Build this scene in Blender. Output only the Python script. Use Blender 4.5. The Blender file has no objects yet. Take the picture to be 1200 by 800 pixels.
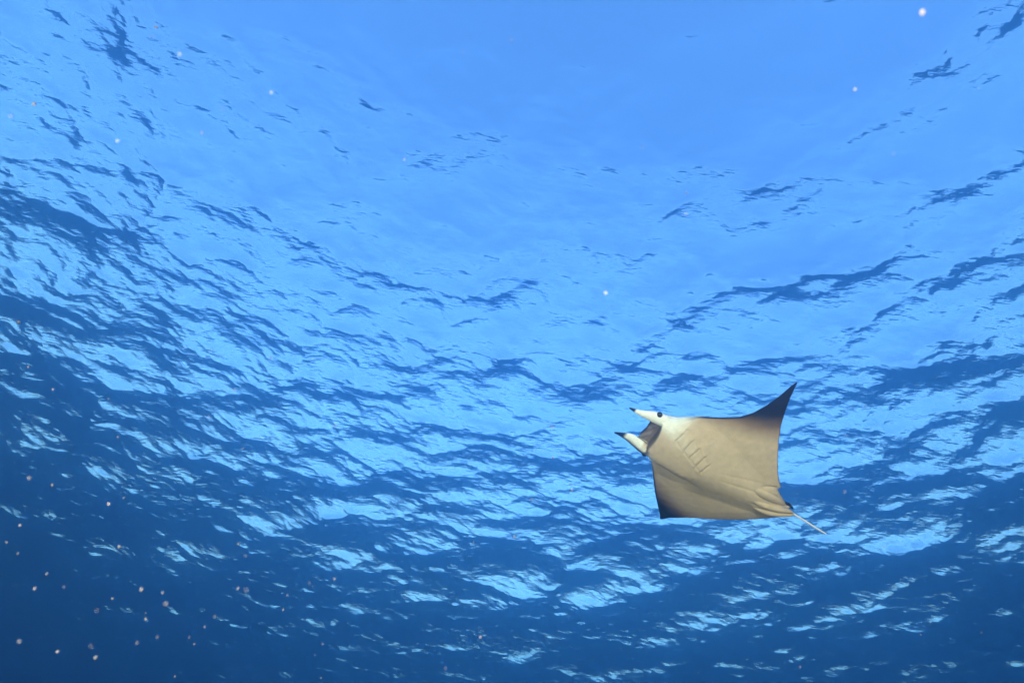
import bpy, bmesh, math, random
import numpy as np
from mathutils import Vector, Matrix

R = math.radians
sc = bpy.context.scene
COL = sc.collection

# ------------------------------------------------------------------ camera
DEPTH = 10.5                                 # metres of water above the diver's lens
CAM_POS = Vector((0.0, 0.0, -DEPTH))
PITCH, ROLL, LENS = 50.3, 9.0, 23.5
cam_d = bpy.data.cameras.new('camera')
cam_d.lens, cam_d.sensor_width, cam_d.sensor_fit = LENS, 36.0, 'HORIZONTAL'
cam_d.dof.use_dof, cam_d.dof.focus_distance, cam_d.dof.aperture_fstop = True, 5.0, 5.6
cam_d.clip_start, cam_d.clip_end = 0.02, 5000
cam = bpy.data.objects.new('camera', cam_d)
COL.objects.link(cam)
cam.matrix_world = (Matrix.Translation(CAM_POS) @ Matrix.Rotation(R(90 + PITCH), 4, 'X')
                    @ Matrix.Rotation(R(ROLL), 4, 'Z'))
sc.camera = cam
CAM_M = cam.matrix_world.copy()
FPX = LENS / 36.0 * 1200                      # focal length in photograph pixels

def pix_dir(px, py):
    """world direction of a photograph pixel"""
    return (CAM_M.to_3x3() @ Vector(((px - 600) / FPX, -(py - 400) / FPX, -1.0)))

# ------------------------------------------------------------------ sky and sun
SUN_EL, SUN_ROT = 20.0, 180.0
world = bpy.data.worlds.new('World')
sc.world = world
world.use_nodes = True
nt = world.node_tree
nt.nodes.clear()
sky = nt.nodes.new('ShaderNodeTexSky')
sky.sky_type = 'NISHITA'
sky.sun_disc = False
sky.sun_elevation, sky.sun_rotation = R(SUN_EL), R(SUN_ROT)
sky.air_density, sky.dust_density, sky.ozone_density = 1.0, 1.0, 6.0
bg = nt.nodes.new('ShaderNodeBackground')
bg.inputs['Strength'].default_value = 0.15
wo = nt.nodes.new('ShaderNodeOutputWorld')
nt.links.new(sky.outputs[0], bg.inputs['Color'])
nt.links.new(bg.outputs[0], wo.inputs['Surface'])

sun_d = bpy.data.lights.new('sun', 'SUN')
sun_d.energy, sun_d.angle, sun_d.color = 2.0, R(10), (1.0, 0.95, 0.88)
sun = bpy.data.objects.new('sun', sun_d)
COL.objects.link(sun)
az = R(SUN_ROT)
to_sun = Vector((math.sin(az) * math.cos(R(SUN_EL)), math.cos(az) * math.cos(R(SUN_EL)), math.sin(R(SUN_EL))))
sun.rotation_euler = to_sun.to_track_quat('Z', 'Y').to_euler()
sun.location = (0, -10, 20)

# ------------------------------------------------------------------ exposure, renderer
vs = sc.view_settings
vs.view_transform, vs.look, vs.exposure, vs.gamma = 'Standard', 'None', 2.2, 1.0
vs.use_curve_mapping = False
cy = sc.cycles
cy.use_denoising = True
cy.max_bounces, cy.transmission_bounces, cy.glossy_bounces = 10, 8, 6
cy.volume_bounces, cy.diffuse_bounces = 3, 2
cy.sample_clamp_indirect = 0.8
cy.sample_clamp_direct = 0
cy.caustics_refractive = True
cy.caustics_reflective = True
cy.blur_glossy = 0.0

# ------------------------------------------------------------------ helpers
def mat_new(name):
    m = bpy.data.materials.new(name)
    m.use_nodes = True
    m.node_tree.nodes.clear()
    return m, m.node_tree

def link_obj(name, me, mat=None, parent=None):
    o = bpy.data.objects.new(name, me)
    COL.objects.link(o)
    if mat: me.materials.append(mat)
    if parent: o.parent = parent
    return o

# ------------------------------------------------------------------ sea
def sea_material():
    m, t = mat_new('sea_water')
    N, L = t.nodes, t.links
    out = N.new('ShaderNodeOutputMaterial')
    g = N.new('ShaderNodeBsdfGlass')
    g.inputs['IOR'].default_value = 1.333
    g.inputs['Roughness'].default_value = 0.0
    tc = N.new('ShaderNodeTexCoord')
    mp = N.new('ShaderNodeMapping')
    mp.inputs['Rotation'].default_value = (0, 0, R(-12))
    mp.inputs['Scale'].default_value = (5.0, 14.0, 1.0)
    nz = N.new('ShaderNodeTexNoise')
    nz.inputs['Scale'].default_value = 1.0
    nz.inputs['Detail'].default_value = 3.0
    nz.inputs['Roughness'].default_value = 0.5
    bp = N.new('ShaderNodeBump')
    bp.inputs['Strength'].default_value = 1.0
    bp.inputs['Distance'].default_value = 0.018
    L.new(tc.outputs['Object'], mp.inputs[0]); L.new(mp.outputs[0], nz.inputs['Vector'])
    L.new(nz.outputs['Fac'], bp.inputs['Height']); L.new(bp.outputs[0], g.inputs['Normal'])
    L.new(g.outputs[0], out.inputs['Surface'])
    ab = N.new('ShaderNodeVolumeAbsorption')
    A = (0.068, 0.0275, 0.0095)
    ab.inputs['Density'].default_value = 1.0
    ab.inputs['Color'].default_value = (1 - A[0], 1 - A[1], 1 - A[2], 1)
    s = N.new('ShaderNodeVolumeScatter')
    s.inputs['Density'].default_value = 0.067
    s.inputs['Color'].default_value = (0.30, 0.68, 1.0, 1)
    s.inputs['Anisotropy'].default_value = 0.90
    ad = N.new('ShaderNodeAddShader')
    L.new(ab.outputs[0], ad.inputs[0]); L.new(s.outputs[0], ad.inputs[1])
    L.new(ad.outputs[0], out.inputs['Volume'])
    return m

def wave_field(n, size, seed):
    """heights and sideways shifts of a wind sea on a periodic square, by inverse FFT"""
    rng = np.random.default_rng(seed)
    k1 = np.fft.fftfreq(n, size / n) * 2 * np.pi
    kx, ky = np.meshgrid(k1, k1)
    k = np.hypot(kx, ky); k[0, 0] = 1
    th = np.arctan2(ky, kx)
    kk = np.where(k < 1e-9, 1, k)
    def comp(lmin, lmax, rms, direction, spread, power=4.0):
        klo, khi = 2 * np.pi / lmax, 2 * np.pi / lmin
        band = np.exp(-(klo / kk) ** 4) * np.exp(-(kk / khi) ** 4)
        d = np.abs(np.cos(th - R(direction))) ** spread
        a = np.sqrt(kk ** (-power) * d * band) * (k1[1])
        ph = rng.normal(size=k.shape) + 1j * rng.normal(size=k.shape)
        s = a * ph; s[0, 0] = 0
        slope = np.sqrt((np.abs(s * kk) ** 2).sum()) / np.sqrt(2) if True else 1
        return s * (rms / slope)
    H = (comp(0.9, 3.6, 0.145, 62, 2) + comp(0.35, 1.0, 0.12, 85, 1.2) + comp(0.11, 0.4, 0.13, 96, 1.2))
    h = np.fft.ifft2(H).real * n * n
    # ifft2 divides by n*n; the spectrum above is per mode
    dx = np.fft.ifft2(-1j * kx / kk * H).real * n * n
    dy = np.fft.ifft2(-1j * ky / kk * H).real * n * n
    return h, dx, dy

def build_sea():
    n, size = 1400, 60.0
    h, dx, dy = wave_field(n, size, 11)
    ys = slice(0, 860)
    gx = (np.arange(n) - n / 2) * size / n
    gy = np.arange(860) * size / n - 5.0
    X, Y = np.meshgrid(gx, gy)
    fade = np.clip(np.minimum.reduce([X - X.min(), X.max() - X, Y - Y.min(), Y.max() - Y]) / 2.5, 0, 1)
    fade = fade * fade * (3 - 2 * fade)
    ch = 1.1
    P = np.stack([X + ch * fade * dx[ys], Y + ch * fade * dy[ys], h[ys] * fade], -1).reshape(-1, 3)
    ny, nx = 860, n
    idx = np.arange(ny * nx).reshape(ny, nx)
    quads = np.stack([idx[:-1, :-1], idx[:-1, 1:], idx[1:, 1:], idx[1:, :-1]], -1).reshape(-1, 4)
    # apron to the far box walls, then walls and bottom
    B, ZB = 400.0, -120.0
    base = len(P)
    extra = np.array([[-B, -B, 0], [B, -B, 0], [B, B, 0], [-B, B, 0],
                      [-B, -B, ZB], [B, -B, ZB], [B, B, ZB], [-B, B, ZB]])
    P = np.vstack([P, extra])
    a, b, c, d, e, f, g, hh = range(base, base + 8)
    polys = []
    edge_s = list(idx[0, :]); edge_e = list(idx[:, -1]); edge_n = list(idx[-1, ::-1]); edge_w = list(idx[::-1, 0])
    for (p, q, ed) in ((a, b, edge_s), (b, c, edge_e), (c, d, edge_n), (d, a, edge_w)):
        polys.append((p, q, ed[-1]))
        for i in range(len(ed) - 1):
            polys.append((p, ed[i + 1], ed[i]))
    polys += [(a, e, f, b), (b, f, g, c), (c, g, hh, d), (d, hh, e, a), (e, hh, g, f)]
    loops = np.concatenate([quads.ravel(), np.array([i for p in polys for i in p])]).astype(np.int32)
    tot = np.concatenate([np.full(len(quads), 4), np.array([len(p) for p in polys])]).astype(np.int32)
    start = np.concatenate([[0], np.cumsum(tot)[:-1]]).astype(np.int32)
    me = bpy.data.meshes.new('sea')
    me.vertices.add(len(P)); me.vertices.foreach_set('co', P.astype(np.float32).ravel())
    me.loops.add(len(loops)); me.loops.foreach_set('vertex_index', loops)
    me.polygons.add(len(tot)); me.polygons.foreach_set('loop_start', start)
    me.polygons.foreach_set('loop_total', tot)
    sm = np.zeros(len(tot), bool); sm[:len(quads)] = True
    me.polygons.foreach_set('use_smooth', sm)
    me.update(calc_edges=True); me.validate()
    o = link_obj('sea', me, sea_material())
    o['kind'] = 'structure'
    o['label'] = 'rippled blue sea surface seen from below'
    o['category'] = 'water'
    return o

build_sea()

# ------------------------------------------------------------------ devil ray
# body frame: x across the wings, y towards the head, z towards the back; unit size is a 1 m wing span
RAY_SCALE = 0.9
RAY_PIX, RAY_DIST = (835.0, 548.0), 3.0 * RAY_SCALE

def ray_frame():
    w = Vector(((RAY_PIX[0] - 600) / FPX, -(RAY_PIX[1] - 400) / FPX, -1)).normalized()
    ex = w.cross(Vector((0, 1, 0))).normalized(); ey = ex.cross(w); ez = -w
    fa = Vector((-0.885, 0.466)).normalized(); sa = Vector((0.7, 0.72)).normalized()
    tau, rho = R(20), R(36)
    f = math.cos(tau) * (fa.x * ex + fa.y * ey) + math.sin(tau) * ez
    s = (sa.x * ex + sa.y * ey) * math.cos(rho) + math.sin(rho) * ez
    s = (s - f * s.dot(f)).normalized()
    d = f.cross(s)
    if d.dot(w) < 0: d = -d
    m = Matrix((( s.x, f.x, d.x, w.x * RAY_DIST), (s.y, f.y, d.y, w.y * RAY_DIST),
                (s.z, f.z, d.z, w.z * RAY_DIST), (0, 0, 0, 1)))
    return CAM_M @ m

def rise(x):                                   # wings lifted towards the back
    return 0.4 * np.maximum(np.abs(x) - 0.12, 0) ** 1.6

LE_X = np.array([-.500, -.470, -.430, -.399, -.313, -.230, -.170, -.136, -.118, -.108, -.085, -.03, 0.01, .05, .10, .118, .126, .136, .192, .241, .281, .323, .375, .431, .483, .508])
LE_Y = np.array([-.036, -.020, .010, .033, .096, .152, .193, .218, .250, .300, .325, .334, .329, .334, .330, .310, .285, .261, .195, .115, .061, .030, .007, -.011, -.023, -.032])
TE_X = np.array([-.500, -.444, -.363, -.285, -.210, -.138, -.080, -.050, -.018, .000, .020, .045, .062, .074, .080, .089, .109, .149, .210, .270, .331, .392, .446, .490, .508])
TE_Y = np.array([-.042, -.058, -.104, -.170, -.235, -.297, -.343, -.365, -.380, -.380, -.345, -.300, -.275, -.262, -.264, -.267, -.246, -.210, -.165, -.125, -.090, -.066, -.049, -.039, -.036])

def smooth(a, b, x):
    t = np.clip((x - a) / (b - a), 0, 1)
    return t * t * (3 - 2 * t)

def seg_dist(x, y, p, q):
    px, py = p; qx, qy = q
    vx, vy = qx - px, qy - py
    t = np.clip(((x - px) * vx + (y - py) * vy) / (vx * vx + vy * vy), 0, 1)
    return np.hypot(x - px - t * vx, y - py - t * vy), t

GILLS = [((.080, .219), (.132, .208)), ((.062, .168), (.104, .164)), ((.046, .131), (.092, .121)),
         ((.022, .087), (.073, .080)), ((.001, .053), (.041, .047))]
GILLS_FAR = [((-.082, .20), (-.10, .19)), ((-.078, .160), (-.104, .150)), ((-.072, .12), (-.100, .112)),
             ((-.066, .085), (-.092, .08)), ((-.058, .052), (-.08, .047))]

def jaw_line(x):
    return 0.284 + 1.6 * (x - 0.0) ** 2 * (x > 0) - 0.10 * np.maximum(-x - .03, 0)

def ventral_bulge(x, y):
    yy = [-.40, -.33, -.2, -.1, 0, .1, .2, .3]
    b = np.interp(y, yy, [.008, .018, .026, .032, .040, .049, .052, .046])
    hw = np.interp(y, yy, [.03, .045, .065, .080, .100, .114, .112, .098])
    p = np.interp(y, yy, [2, 2, 2, 2.2, 2.6, 3.6, 4.2, 4.2])
    xc = np.interp(y, yy, [0, 0, -.004, -.008, -.004, .004, .010, .012])
    q = (x - xc) / hw
    lower = np.sqrt(np.clip(1 - np.abs(q) ** p, 0, 1))
    ws = np.interp(y, [-.3, 0, .2, .26, .3], [1.5, 1.75, 1.6, 1.45, 1.35])
    qu = np.clip(q / ws, 0, 1)
    upper = np.cos(qu * np.pi / 2) ** np.interp(y, [0, .2, .27], [1.5, 1.0, .55])
    ql = np.clip(-q / 1.7, 0, 1)
    soft = np.cos(ql * np.pi / 2) ** 1.5
    kf = smooth(-.02, .10, y)
    lower = lower * kf + soft * (1 - kf)
    v = b * np.where(q < 0, lower, upper)
    # gill slits: shallow overlapping flaps, each step ending in a slit
    for gl in (GILLS, GILLS_FAR):
        for p0, p1 in gl:
            d, t = seg_dist(x, y, p0, p1)
            mx, my = (p0[0] + p1[0]) / 2, (p0[1] + p1[1]) / 2
            side = y - (p0[1] + (p1[1] - p0[1]) * np.clip((x - p0[0]) / (p1[0] - p0[0]), -.2, 1.2))
            far = .4 if gl is GILLS_FAR else 1.0
            v = v - far * .0032 * np.exp(-(d / .0040) ** 2)
            v = v + far * .0026 * np.exp(-((d - .008) / .011) ** 2) * (side > 0)
    # long shallow groove inside and outside the gills
    for a, c in (((.078, .222), (-.004, .046)), ((.136, .205), (.045, .040))):
        d, t = seg_dist(x, y, a, c)
        v = v - .0022 * np.exp(-(d / .005) ** 2)
    # belly folds running back to the pelvic fins
    for a, c, dep in (((.062, -.19), (.085, -.262), .006), ((.020, -.19), (.050, -.28), .007), ((-.035, -.205), (.012, -.33), .006),
                      ((-.062, -.245), (-.02, -.36), .006), ((.0, -.02), (.035, -.2), .002), ((.03, .0), (.075, -.18), .0015)):
        d, t = seg_dist(x, y, a, c)
        v = v - dep * np.exp(-(d / .006) ** 2) * np.clip(t * 3, 0, 1)
    # mouth: the lower jaw ends, the roof lies deeper
    step = smooth(-.003, .004, y - jaw_line(x))
    inside = smooth(-.088, -.080, x) * (1 - smooth(.094, .102, x))
    v = v * (1 - step * inside) - .012 * step * inside * smooth(.34, .30, y)
    v = v * (1 - smooth(.30, .345, y) * .8)
    return v

def disc_shell():
    nx, nc = 340, 230
    t = np.linspace(-1, 1, nx)
    xs = np.interp(t, [-1, -.35, .35, 1], [-.499, -.15, .15, .507])
    c = np.linspace(0, 1, nc)
    c = np.interp(c, [0, .5, 1], [0, .5, 1]) * .5 + (1 - np.cos(np.pi * c)) / 4
    le = np.interp(xs, LE_X, LE_Y); te = np.interp(xs, TE_X, TE_Y)
    X = np.repeat(xs[:, None], nc, 1)
    Y = le[:, None] + (te - le)[:, None] * c[None]
    chord = np.repeat((le - te)[:, None], nc, 1)
    T = np.interp(np.abs(X), [0, .1, .2, .35, .51], [.020, .018, .012, .0075, .0040])
    edge = np.minimum(c, 1 - c)[None] * chord
    w = T * np.clip(np.sqrt(np.clip(edge / .08, 0, 1)), 0.0, 1) + 0.0
    w = np.maximum(w, .0028)
    bul = ventral_bulge(X, Y) * smooth(0, .025, edge + .012 * (Y > .2))
    db = np.interp(Y, [-.38, -.2, .1, .25, .335], [.004, .022, .045, .035, .006]) * np.exp(-(X / .10) ** 2)
    up = rise(X) + w + db
    dn = rise(X) - w - bul
    V = np.stack([X, Y, up], -1).reshape(-1, 3), np.stack([X, Y, dn], -1).reshape(-1, 3)
    verts = np.vstack(V)
    i = np.arange(nx * nc).reshape(nx, nc); j = i + nx * nc
    A = np.stack([i[:-1, :-1], i[:-1, 1:], i[1:, 1:], i[1:, :-1]], -1).reshape(-1, 4)
    Bq = np.stack([j[:-1, :-1], j[1:, :-1], j[1:, 1:], j[:-1, 1:]], -1).reshape(-1, 4)
    faces = [A, Bq]
    for e in (i[:, 0], i[-1, :], i[::-1, -1], i[::-1, 0] * 0 - 1):
        if e[0] < 0: e = i[0, ::-1]
        faces.append(np.stack([e[:-1], e[1:], e[1:] + nx * nc, e[:-1] + nx * nc], -1))
    return verts, np.vstack(faces)

def sweep(pts, radii, seg=20, flat_axis=None):
    """closed tapered sweep; radii are (across, dorsoventral) per point"""
    P = [Vector(p) for p in pts]
    # resample smoothly
    n = 40
    ts = np.linspace(0, len(P) - 1, n)
    arr = np.array([list(p) for p in P]); ra = np.array(radii, float)
    def cr(a, t):
        i = int(min(math.floor(t), len(a) - 2)); u = t - i
        p0 = a[max(i - 1, 0)]; p1 = a[i]; p2 = a[i + 1]; p3 = a[min(i + 2, len(a) - 1)]
        return .5 * ((2 * p1) + (-p0 + p2) * u + (2 * p0 - 5 * p1 + 4 * p2 - p3) * u * u + (-p0 + 3 * p1 - 3 * p2 + p3) * u ** 3)
    V, Fc = [], []
    for k, t in enumerate(ts):
        c = cr(arr, t); r = np.maximum(cr(ra, t), .0008)
        tg = Vector(cr(arr, min(t + .02, len(P) - 1)) - cr(arr, max(t - .02, 0))).normalized()
        ax = tg.cross(Vector((0, 0, 1))).normalized(); bx = ax.cross(tg).normalized()
        for m in range(seg):
            a = 2 * math.pi * m / seg
            V.append(Vector(c) + ax * math.cos(a) * r[0] + bx * math.sin(a) * r[1])
    for k in range(n - 1):
        for m in range(seg):
            Fc.append((k * seg + m, k * seg + (m + 1) % seg, (k + 1) * seg + (m + 1) % seg, (k + 1) * seg + m))
    Fc.append(tuple(range(seg))[::-1]); Fc.append(tuple((n - 1) * seg + m for m in range(seg)))
    return V, Fc

LOBE_NEAR = ([(.082, .190, .006), (.096, .255, -.008), (.103, .305, -.016), (.098, .345, -.020), (.086, .385, -.021), (.079, .418, -.020), (.076, .446, -.019)],
             [(.014, .012), (.026, .020), (.029, .021), (.026, .018), (.016, .012), (.0085, .007), (.003, .003)])
LOBE_FAR = ([(-.066, .190, .006), (-.072, .245, -.010), (-.073, .285, -.020), (-.066, .325, -.021), (-.063, .360, -.020), (-.070, .398, -.020), (-.080, .430, -.020)],
            [(.014, .012), (.024, .020), (.027, .022), (.027, .017), (.024, .011), (.012, .007), (.003, .003)])

def build_ray():
    root = bpy.data.objects.new('devil_ray', None)
    COL.objects.link(root)
    root.matrix_world = ray_frame()
    root.empty_display_size = .2
    root['label'] = 'devil ray with tan belly, white head fins and dark wing tips gliding under the surface'
    root['category'] = 'ray'
    bm = bmesh.new()
    def add(V, F):
        vs = [bm.verts.new(Vector(v) * RAY_SCALE) for v in V]
        for f in F: bm.faces.new([vs[int(i)] for i in f])
    add(*disc_shell())
    add(*sweep(*LOBE_NEAR)); add(*sweep(*LOBE_FAR))
    # pelvic fins and claspers
    add(*sweep([(.030, -.16, -.026), (.040, -.21, -.034), (.042, -.255, -.033), (.036, -.300, -.024), (.026, -.330, -.012)],
               [(.008, .006), (.020, .012), (.022, .012), (.014, .008), (.004, .004)]))
    add(*sweep([(-.016, -.19, -.034), (-.006, -.25, -.041), (.008, -.31, -.036), (.016, -.355, -.024), (.014, -.380, -.014)],
               [(.007, .006), (.013, .012), (.013, .012), (.010, .009), (.004, .004)]))
    add(*sweep([(-.052, -.23, -.026), (-.040, -.28, -.034), (-.020, -.33, -.031), (-.002, -.372, -.020), (.004, -.390, -.012)],
               [(.007, .006), (.013, .011), (.013, .011), (.009, .008), (.004, .004)]))
    # small dorsal fin over the tail root
    add(*sweep([(.004, -.31, .008), (.010, -.340, .012), (.016, -.362, .014), (.014, -.384, .012)],
               [(.006, .012), (.008, .016), (.008, .012), (.003, .004)]))
    bmesh.ops.recalc_face_normals(bm, faces=bm.faces)
    me = bpy.data.meshes.new('body'); bm.to_mesh(me); bm.free()
    tmp = bpy.data.objects.new('tmp', me); COL.objects.link(tmp)
    md = tmp.modifiers.new('r', 'REMESH'); md.mode = 'VOXEL'; md.voxel_size = .0020
    sm = tmp.modifiers.new('s', 'SMOOTH'); sm.factor = .5; sm.iterations = 3
    dg = bpy.context.evaluated_depsgraph_get()
    me2 = bpy.data.meshes.new_from_object(tmp.evaluated_get(dg))
    bpy.data.objects.remove(tmp); bpy.data.meshes.remove(me)
    # the thin tail joins the body mesh
    bm = bmesh.new(); bm.from_mesh(me2)
    tv, tf = sweep([(.004, -.345, .0), (.002, -.40, -.004), (-.001, -.46, -.004), (.0, -.52, -.010), (.004, -.551, -.016)],
                   [(.0048, .0048), (.0040, .0040), (.0036, .0036), (.0031, .0031), (.0024, .0024)], seg=10)
    vs = [bm.verts.new(v * RAY_SCALE) for v in tv]
    for f in tf: bm.faces.new([vs[i] for i in f])
    for f in bm.faces: f.smooth = True
    bm.to_mesh(me2); bm.free()
    me2.name = 'body'
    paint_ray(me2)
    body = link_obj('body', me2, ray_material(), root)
    for x, s in ((.124, 1), (-.098, -1)):
        eye_bm = bmesh.new()
        bmesh.ops.create_uvsphere(eye_bm, u_segments=20, v_segments=12, radius=.0125 * RAY_SCALE)
        for f in eye_bm.faces: f.smooth = True
        em = bpy.data.meshes.new('eye'); eye_bm.to_mesh(em); eye_bm.free()
        e = link_obj('eye', em, eye_material(), root)
        e.location = Vector((x, .330 if s > 0 else .27, -.022)) * RAY_SCALE
    return root

def paint_ray(me):
    n = len(me.vertices)
    co = np.empty(n * 3, np.float32); me.vertices.foreach_get('co', co)
    nr = np.empty(n * 3, np.float32); me.vertices.foreach_get('normal', nr)
    co = co.reshape(-1, 3) / RAY_SCALE; nr = nr.reshape(-1, 3)
    x, y = co[:, 0], co[:, 1]; z = co[:, 2] - rise(x)
    le = np.interp(x, LE_X, LE_Y); te = np.interp(x, TE_X, TE_Y)
    rng = np.random.default_rng(3)
    blot = sum(np.sin(x * a + y * b + p) for a, b, p in ((31, 17, 1), (-23, 41, 2), (57, -38, .5), (88, 71, 3))) / 4
    belly = np.array([.53, .435, .305]); dark = np.array([.006, .004, .005]); white = np.array([.84, .92, .88])
    back = np.array([.030, .032, .036]); roof = np.array([.15, .12, .11])
    C = np.repeat(belly[None], n, 0) * (1 + .05 * blot[:, None])
    def mix(col, k):
        nonlocal C
        C = C * (1 - k[:, None]) + np.asarray(col)[None] * k[:, None]
    # slightly paler body than wings
    mix([.60, .50, .37], .6 * np.exp(-((x + .0) / .12) ** 2) * smooth(-.3, 0, y))
    # dark outer wings, reaching inwards along the leading edge
    s = np.abs(x) - np.where(x > 0, .185, .23) - .60 * (le - y) + .012 * blot
    mix([.17, .105, .065], smooth(-.08, .09, s) * .85)
    mix(dark, smooth(.02, .145, s) * .98)
    # dark margins
    edge = np.minimum(le - y, y - te)
    mix(dark, (1 - smooth(.004, .013, le - y)) * smooth(.12, .15, np.abs(x)) * .97)
    mix(dark, (1 - smooth(.000, .005, y - te)) * smooth(.08, .12, np.abs(x)) * .8)
    # white sides of the head and head fins
    hd = smooth(.20, .27, y + .35 * (np.abs(x - .012) - .10)) * smooth(.050, .098, np.abs(x - .012))
    mix(white, hd * .95)
    d, t = seg_dist(x, y, (.100, .25), (.055, .10))
    mix([.72, .72, .62], np.exp(-(d / .035) ** 2) * .55 * (z < 0) * (1 - t))
    mix(white, smooth(.297, .312, y) * (z < .1) * ((x > .055) | (x < -.03)))
    # mouth roof with paler stripe
    inm = smooth(0, .006, y - jaw_line(x) - .001) * smooth(-.055, -.045, x) * (1 - smooth(.070, .08, x)) * (z > -.022) * (y < .345)
    stripe = .5 + .5 * np.sin((x * .8 + y) * 150)
    mix(roof, inm * .97); mix([.34, .32, .32], inm * stripe * .6 * (y > .300))
    jl = np.exp(-((y - jaw_line(x) - .001) / .0035) ** 2) * (x > -.055) * (x < .085)
    mix([.05, .035, .03], jl * .8)
    # black tips and outer edge of the head fins
    mix(dark, smooth(.415, .424, y) * (x > 0))
    mix(dark, smooth(.378, .394, y) * (x < 0))
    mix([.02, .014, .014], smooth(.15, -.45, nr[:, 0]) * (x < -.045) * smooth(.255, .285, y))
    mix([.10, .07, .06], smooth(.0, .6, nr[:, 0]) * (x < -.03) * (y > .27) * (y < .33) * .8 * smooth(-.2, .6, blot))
    mix(dark, np.exp(-((y - le) / .006) ** 2) * (x > -.034) * (x < .066) * .85)
    # back
    kd = smooth(.002, .006, z) * smooth(-.1, .2, nr[:, 2])
    mix(back, kd * (y > -.40))
    # slits slightly shaded by pigment
    for p0, p1 in GILLS + GILLS_FAR:
        d, t = seg_dist(x, y, p0, p1)
        mix([.30, .25, .18], np.exp(-(d / .0022) ** 2) * .25 * (z < 0))
    # tail
    mix([.012, .010, .010], ((z > .003) & (y < -.335) & (y > -.39) & (x > .003)).astype(float))
    mix([.84, .86, .80], ((y < -.392)).astype(float))
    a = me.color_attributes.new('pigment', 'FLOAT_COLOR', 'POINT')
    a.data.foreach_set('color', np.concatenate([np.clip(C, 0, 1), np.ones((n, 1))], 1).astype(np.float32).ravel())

def ray_material():
    m, t = mat_new('ray_skin')
    N, L = t.nodes, t.links
    out = N.new('ShaderNodeOutputMaterial'); b = N.new('ShaderNodeBsdfPrincipled')
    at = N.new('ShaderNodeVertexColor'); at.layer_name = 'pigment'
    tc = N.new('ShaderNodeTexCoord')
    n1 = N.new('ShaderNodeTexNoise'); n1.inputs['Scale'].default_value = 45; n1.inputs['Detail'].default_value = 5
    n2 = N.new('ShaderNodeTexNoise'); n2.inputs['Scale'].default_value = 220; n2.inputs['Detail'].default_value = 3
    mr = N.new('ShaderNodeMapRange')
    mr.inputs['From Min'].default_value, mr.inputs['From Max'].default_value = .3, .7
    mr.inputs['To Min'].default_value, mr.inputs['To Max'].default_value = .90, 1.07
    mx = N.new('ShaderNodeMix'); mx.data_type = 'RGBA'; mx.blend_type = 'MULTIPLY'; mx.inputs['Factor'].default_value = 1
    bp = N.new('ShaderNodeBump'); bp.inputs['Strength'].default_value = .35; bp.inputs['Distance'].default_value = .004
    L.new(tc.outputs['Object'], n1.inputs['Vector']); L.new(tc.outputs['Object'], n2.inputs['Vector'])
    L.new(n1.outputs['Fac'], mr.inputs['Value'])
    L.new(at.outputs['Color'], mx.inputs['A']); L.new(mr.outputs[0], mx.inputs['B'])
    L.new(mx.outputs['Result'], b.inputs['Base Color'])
    L.new(n2.outputs['Fac'], bp.inputs['Height']); L.new(bp.outputs[0], b.inputs['Normal'])
    b.inputs['Roughness'].default_value = .55
    b.inputs['Specular IOR Level'].default_value = .10
    L.new(b.outputs[0], out.inputs['Surface'])
    return m

def eye_material():
    m, t = mat_new('eye_black')
    out = t.nodes.new('ShaderNodeOutputMaterial'); b = t.nodes.new('ShaderNodeBsdfPrincipled')
    b.inputs['Base Color'].default_value = (.012, .010, .010, 1); b.inputs['Roughness'].default_value = .35
    t.links.new(b.outputs[0], out.inputs['Surface'])
    return m

ray = build_ray()

# ------------------------------------------------------------------ the photographer's two strobes (they light the belly and the drifting specks)
def strobe(x, y, watts):
    d = bpy.data.lights.new('strobe', 'SPOT')
    d.energy, d.color, d.shadow_soft_size = watts, (1.0, .92, .68), .05
    d.spot_size, d.spot_blend = R(125), 1.0
    o = bpy.data.objects.new('strobe', d); COL.objects.link(o)
    pos = CAM_M @ Vector((x, y, .05)); tgt = ray.matrix_world.translation
    o.location = pos
    o.rotation_euler = (pos - tgt).to_track_quat('Z', 'Y').to_euler()
strobe(-.9, .05, 66); strobe(1.0, .55, 62)

# ------------------------------------------------------------------ specks drifting in the water
def speck_material(name, col):
    m, t = mat_new(name)
    out = t.nodes.new('ShaderNodeOutputMaterial'); b = t.nodes.new('ShaderNodeBsdfPrincipled')
    b.inputs['Base Color'].default_value = (*col, 1); b.inputs['Roughness'].default_value = .8
    t.links.new(b.outputs[0], out.inputs['Surface'])
    return m

def lumpy(seed):
    rng = random.Random(seed)
    bm = bmesh.new(); bmesh.ops.create_icosphere(bm, subdivisions=1, radius=1)
    for v in bm.verts: v.co *= rng.uniform(.65, 1.15)
    bmesh.ops.scale(bm, vec=(1, rng.uniform(.6, .9), rng.uniform(.7, 1)), verts=bm.verts)
    for f in bm.faces: f.smooth = True
    me = bpy.data.meshes.new('drifting_speck'); bm.to_mesh(me); bm.free()
    return me

SPECK_MAT = speck_material('pale_speck', (.80, .70, .66))
DULL_MAT = speck_material('dull_speck', (.17, .17, .21))
SPECK_MESH = [lumpy(k) for k in range(4)]
DULL_MESH = [lumpy(10 + k) for k in range(4)]
for me in SPECK_MESH: me.materials.append(SPECK_MAT)
for me in DULL_MESH: me.materials.append(DULL_MAT)

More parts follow.
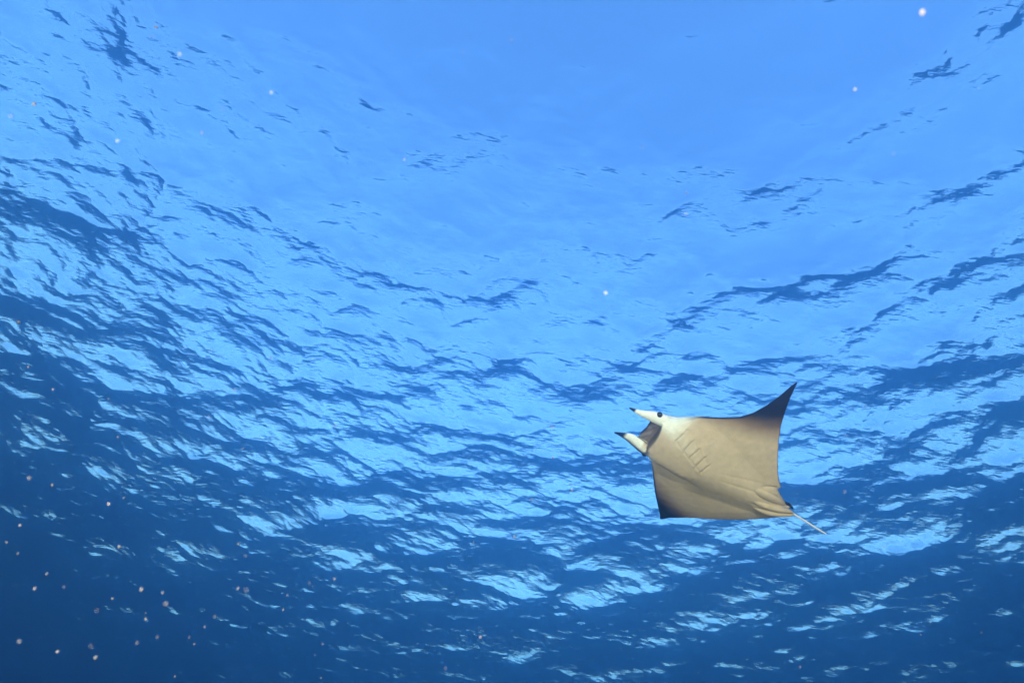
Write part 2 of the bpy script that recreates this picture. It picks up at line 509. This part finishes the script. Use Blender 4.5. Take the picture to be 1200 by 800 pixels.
# photograph pixel and radius in pixels
SPECKS_BRIGHT = [(211, 63.5, 2.2), (474, 187, 2.2), (804, 250.5, 1.9), (710, 343, 3.2), (1081, 15, 6.0), (1002, 105, 2.6), (127.5, 590, 2.2),
                 (563, 746, 2.0), (318, 108.5, 2.0), (138, 165.5, 2.0)]
SPECKS_FAINT = [(183, 32, 2.4), (179, 43, 2), (40, 122, 2.4), (13, 136, 2.2), (262, 127, 2), (237, 156, 1.8), (805, 226, 1.3), (637, 296, 1.6),
                (744, 368, 1.4), (413, 289, 1.5), (62, 456, 1.8), (138, 512, 2.2), (393, 498, 2), (33, 430, 2.2), (285, 525, 2), (22, 377, 2.5),
                (247, 410, 1.8), (318, 419, 2), (367, 420, 2), (647, 500, 2.2), (648, 536, 1.8), (668, 567, 2.2), (670, 574, 1.8), (623, 585, 1.5),
                (603, 629, 2), (555, 635, 1.8), (990, 576, 1.5), (24, 615, 2), (8, 635, 2), (55, 672, 2.6), (41, 689, 2.6), (191, 694, 3),
                (279, 637, 3), (279, 689, 3), (289, 691, 2.4), (171, 725, 2), (114, 715, 1.7), (252, 722, 1.8), (240, 734, 1.4), (222, 746, 1.4),
                (185, 746, 1.6), (228, 754, 2.2), (23, 751, 2), (107, 757, 2.2), (161, 753, 2), (205, 792, 1.7), (332, 714, 1.7), (337, 697, 1.6),
                (392, 678, 2), (369, 767, 1.4), (378, 754, 1.4), (376, 794, 1.5), (288, 651, 1.4), (145, 583, 2), (132, 701, 2), (75, 687, 1.6),
                (195, 707, 2), (21, 648, 3), (112, 770, 3.6), (68, 763, 3.2), (61, 568, 3), (166, 690, 3), (140, 640, 2.4), (35, 560, 2.6)]
def place_speck(i, px, py, r, near, far, label, group):
    rng = random.Random(860 + i)
    dist = rng.uniform(near, far)
    d = pix_dir(px, py)
    o = bpy.data.objects.new('drifting_speck', (SPECK_MESH if i < 50 else DULL_MESH)[i % 4]); COL.objects.link(o)
    o.location = CAM_POS + d * dist
    o.scale = [r * dist / FPX * d.length] * 3
    o.rotation_euler = [rng.uniform(0, 6.28) for _ in range(3)]
    o['label'], o['category'], o['group'] = label, 'speck', group
for i, (px, py, r) in enumerate(SPECKS_BRIGHT):
    place_speck(i, px, py, r * .5, *((.45, .75) if r < 4 else (.42, .43)), 'bright pale speck of drifting matter lit up in the open water', 'bright specks drifting in the water')
for i, (px, py, r) in enumerate(SPECKS_FAINT):
    place_speck(50 + i, px, py, r * (.55 + .4 * random.Random(i).random()), .45, 1.5, 'faint dull speck of drifting matter hanging in the open water', 'faint specks drifting in the water')

def build_snow():
    rng = np.random.default_rng(5)
    n = 2600
    P = rng.uniform((-2.6, -.4, -DEPTH - .3), (2.6, 3.2, -DEPTH + 2.8), (n, 3))
    keep = np.linalg.norm(P - np.array(CAM_POS), axis=1) > .6
    c = np.array(ray.matrix_world.translation)
    keep &= np.linalg.norm(P - c, axis=1) > .85
    q = P - np.array(CAM_POS); w = c - np.array(CAM_POS)
    keep &= (q @ w) / np.linalg.norm(q, axis=1) / np.linalg.norm(w) < math.cos(R(10))
    P = P[keep]
    t = np.array([(1, 1, 1), (1, -1, -1), (-1, 1, -1), (-1, -1, 1)]) / 1.7
    f = np.array([(0, 1, 2), (0, 3, 1), (0, 2, 3), (1, 3, 2)])
    V = (P[:, None] + t[None] * rng.uniform(.0005, .0014, (len(P), 1, 1))).reshape(-1, 3)
    Fc = (f[None] + 4 * np.arange(len(P))[:, None, None]).reshape(-1, 3)
    me = bpy.data.meshes.new('marine_snow'); me.from_pydata(V.tolist(), [], Fc.tolist())
    o = link_obj('marine_snow', me, DULL_MAT)
    o['kind'] = 'stuff'; o['label'] = 'fine pale marine snow scattered through the water'; o['category'] = 'marine snow'
build_snow()
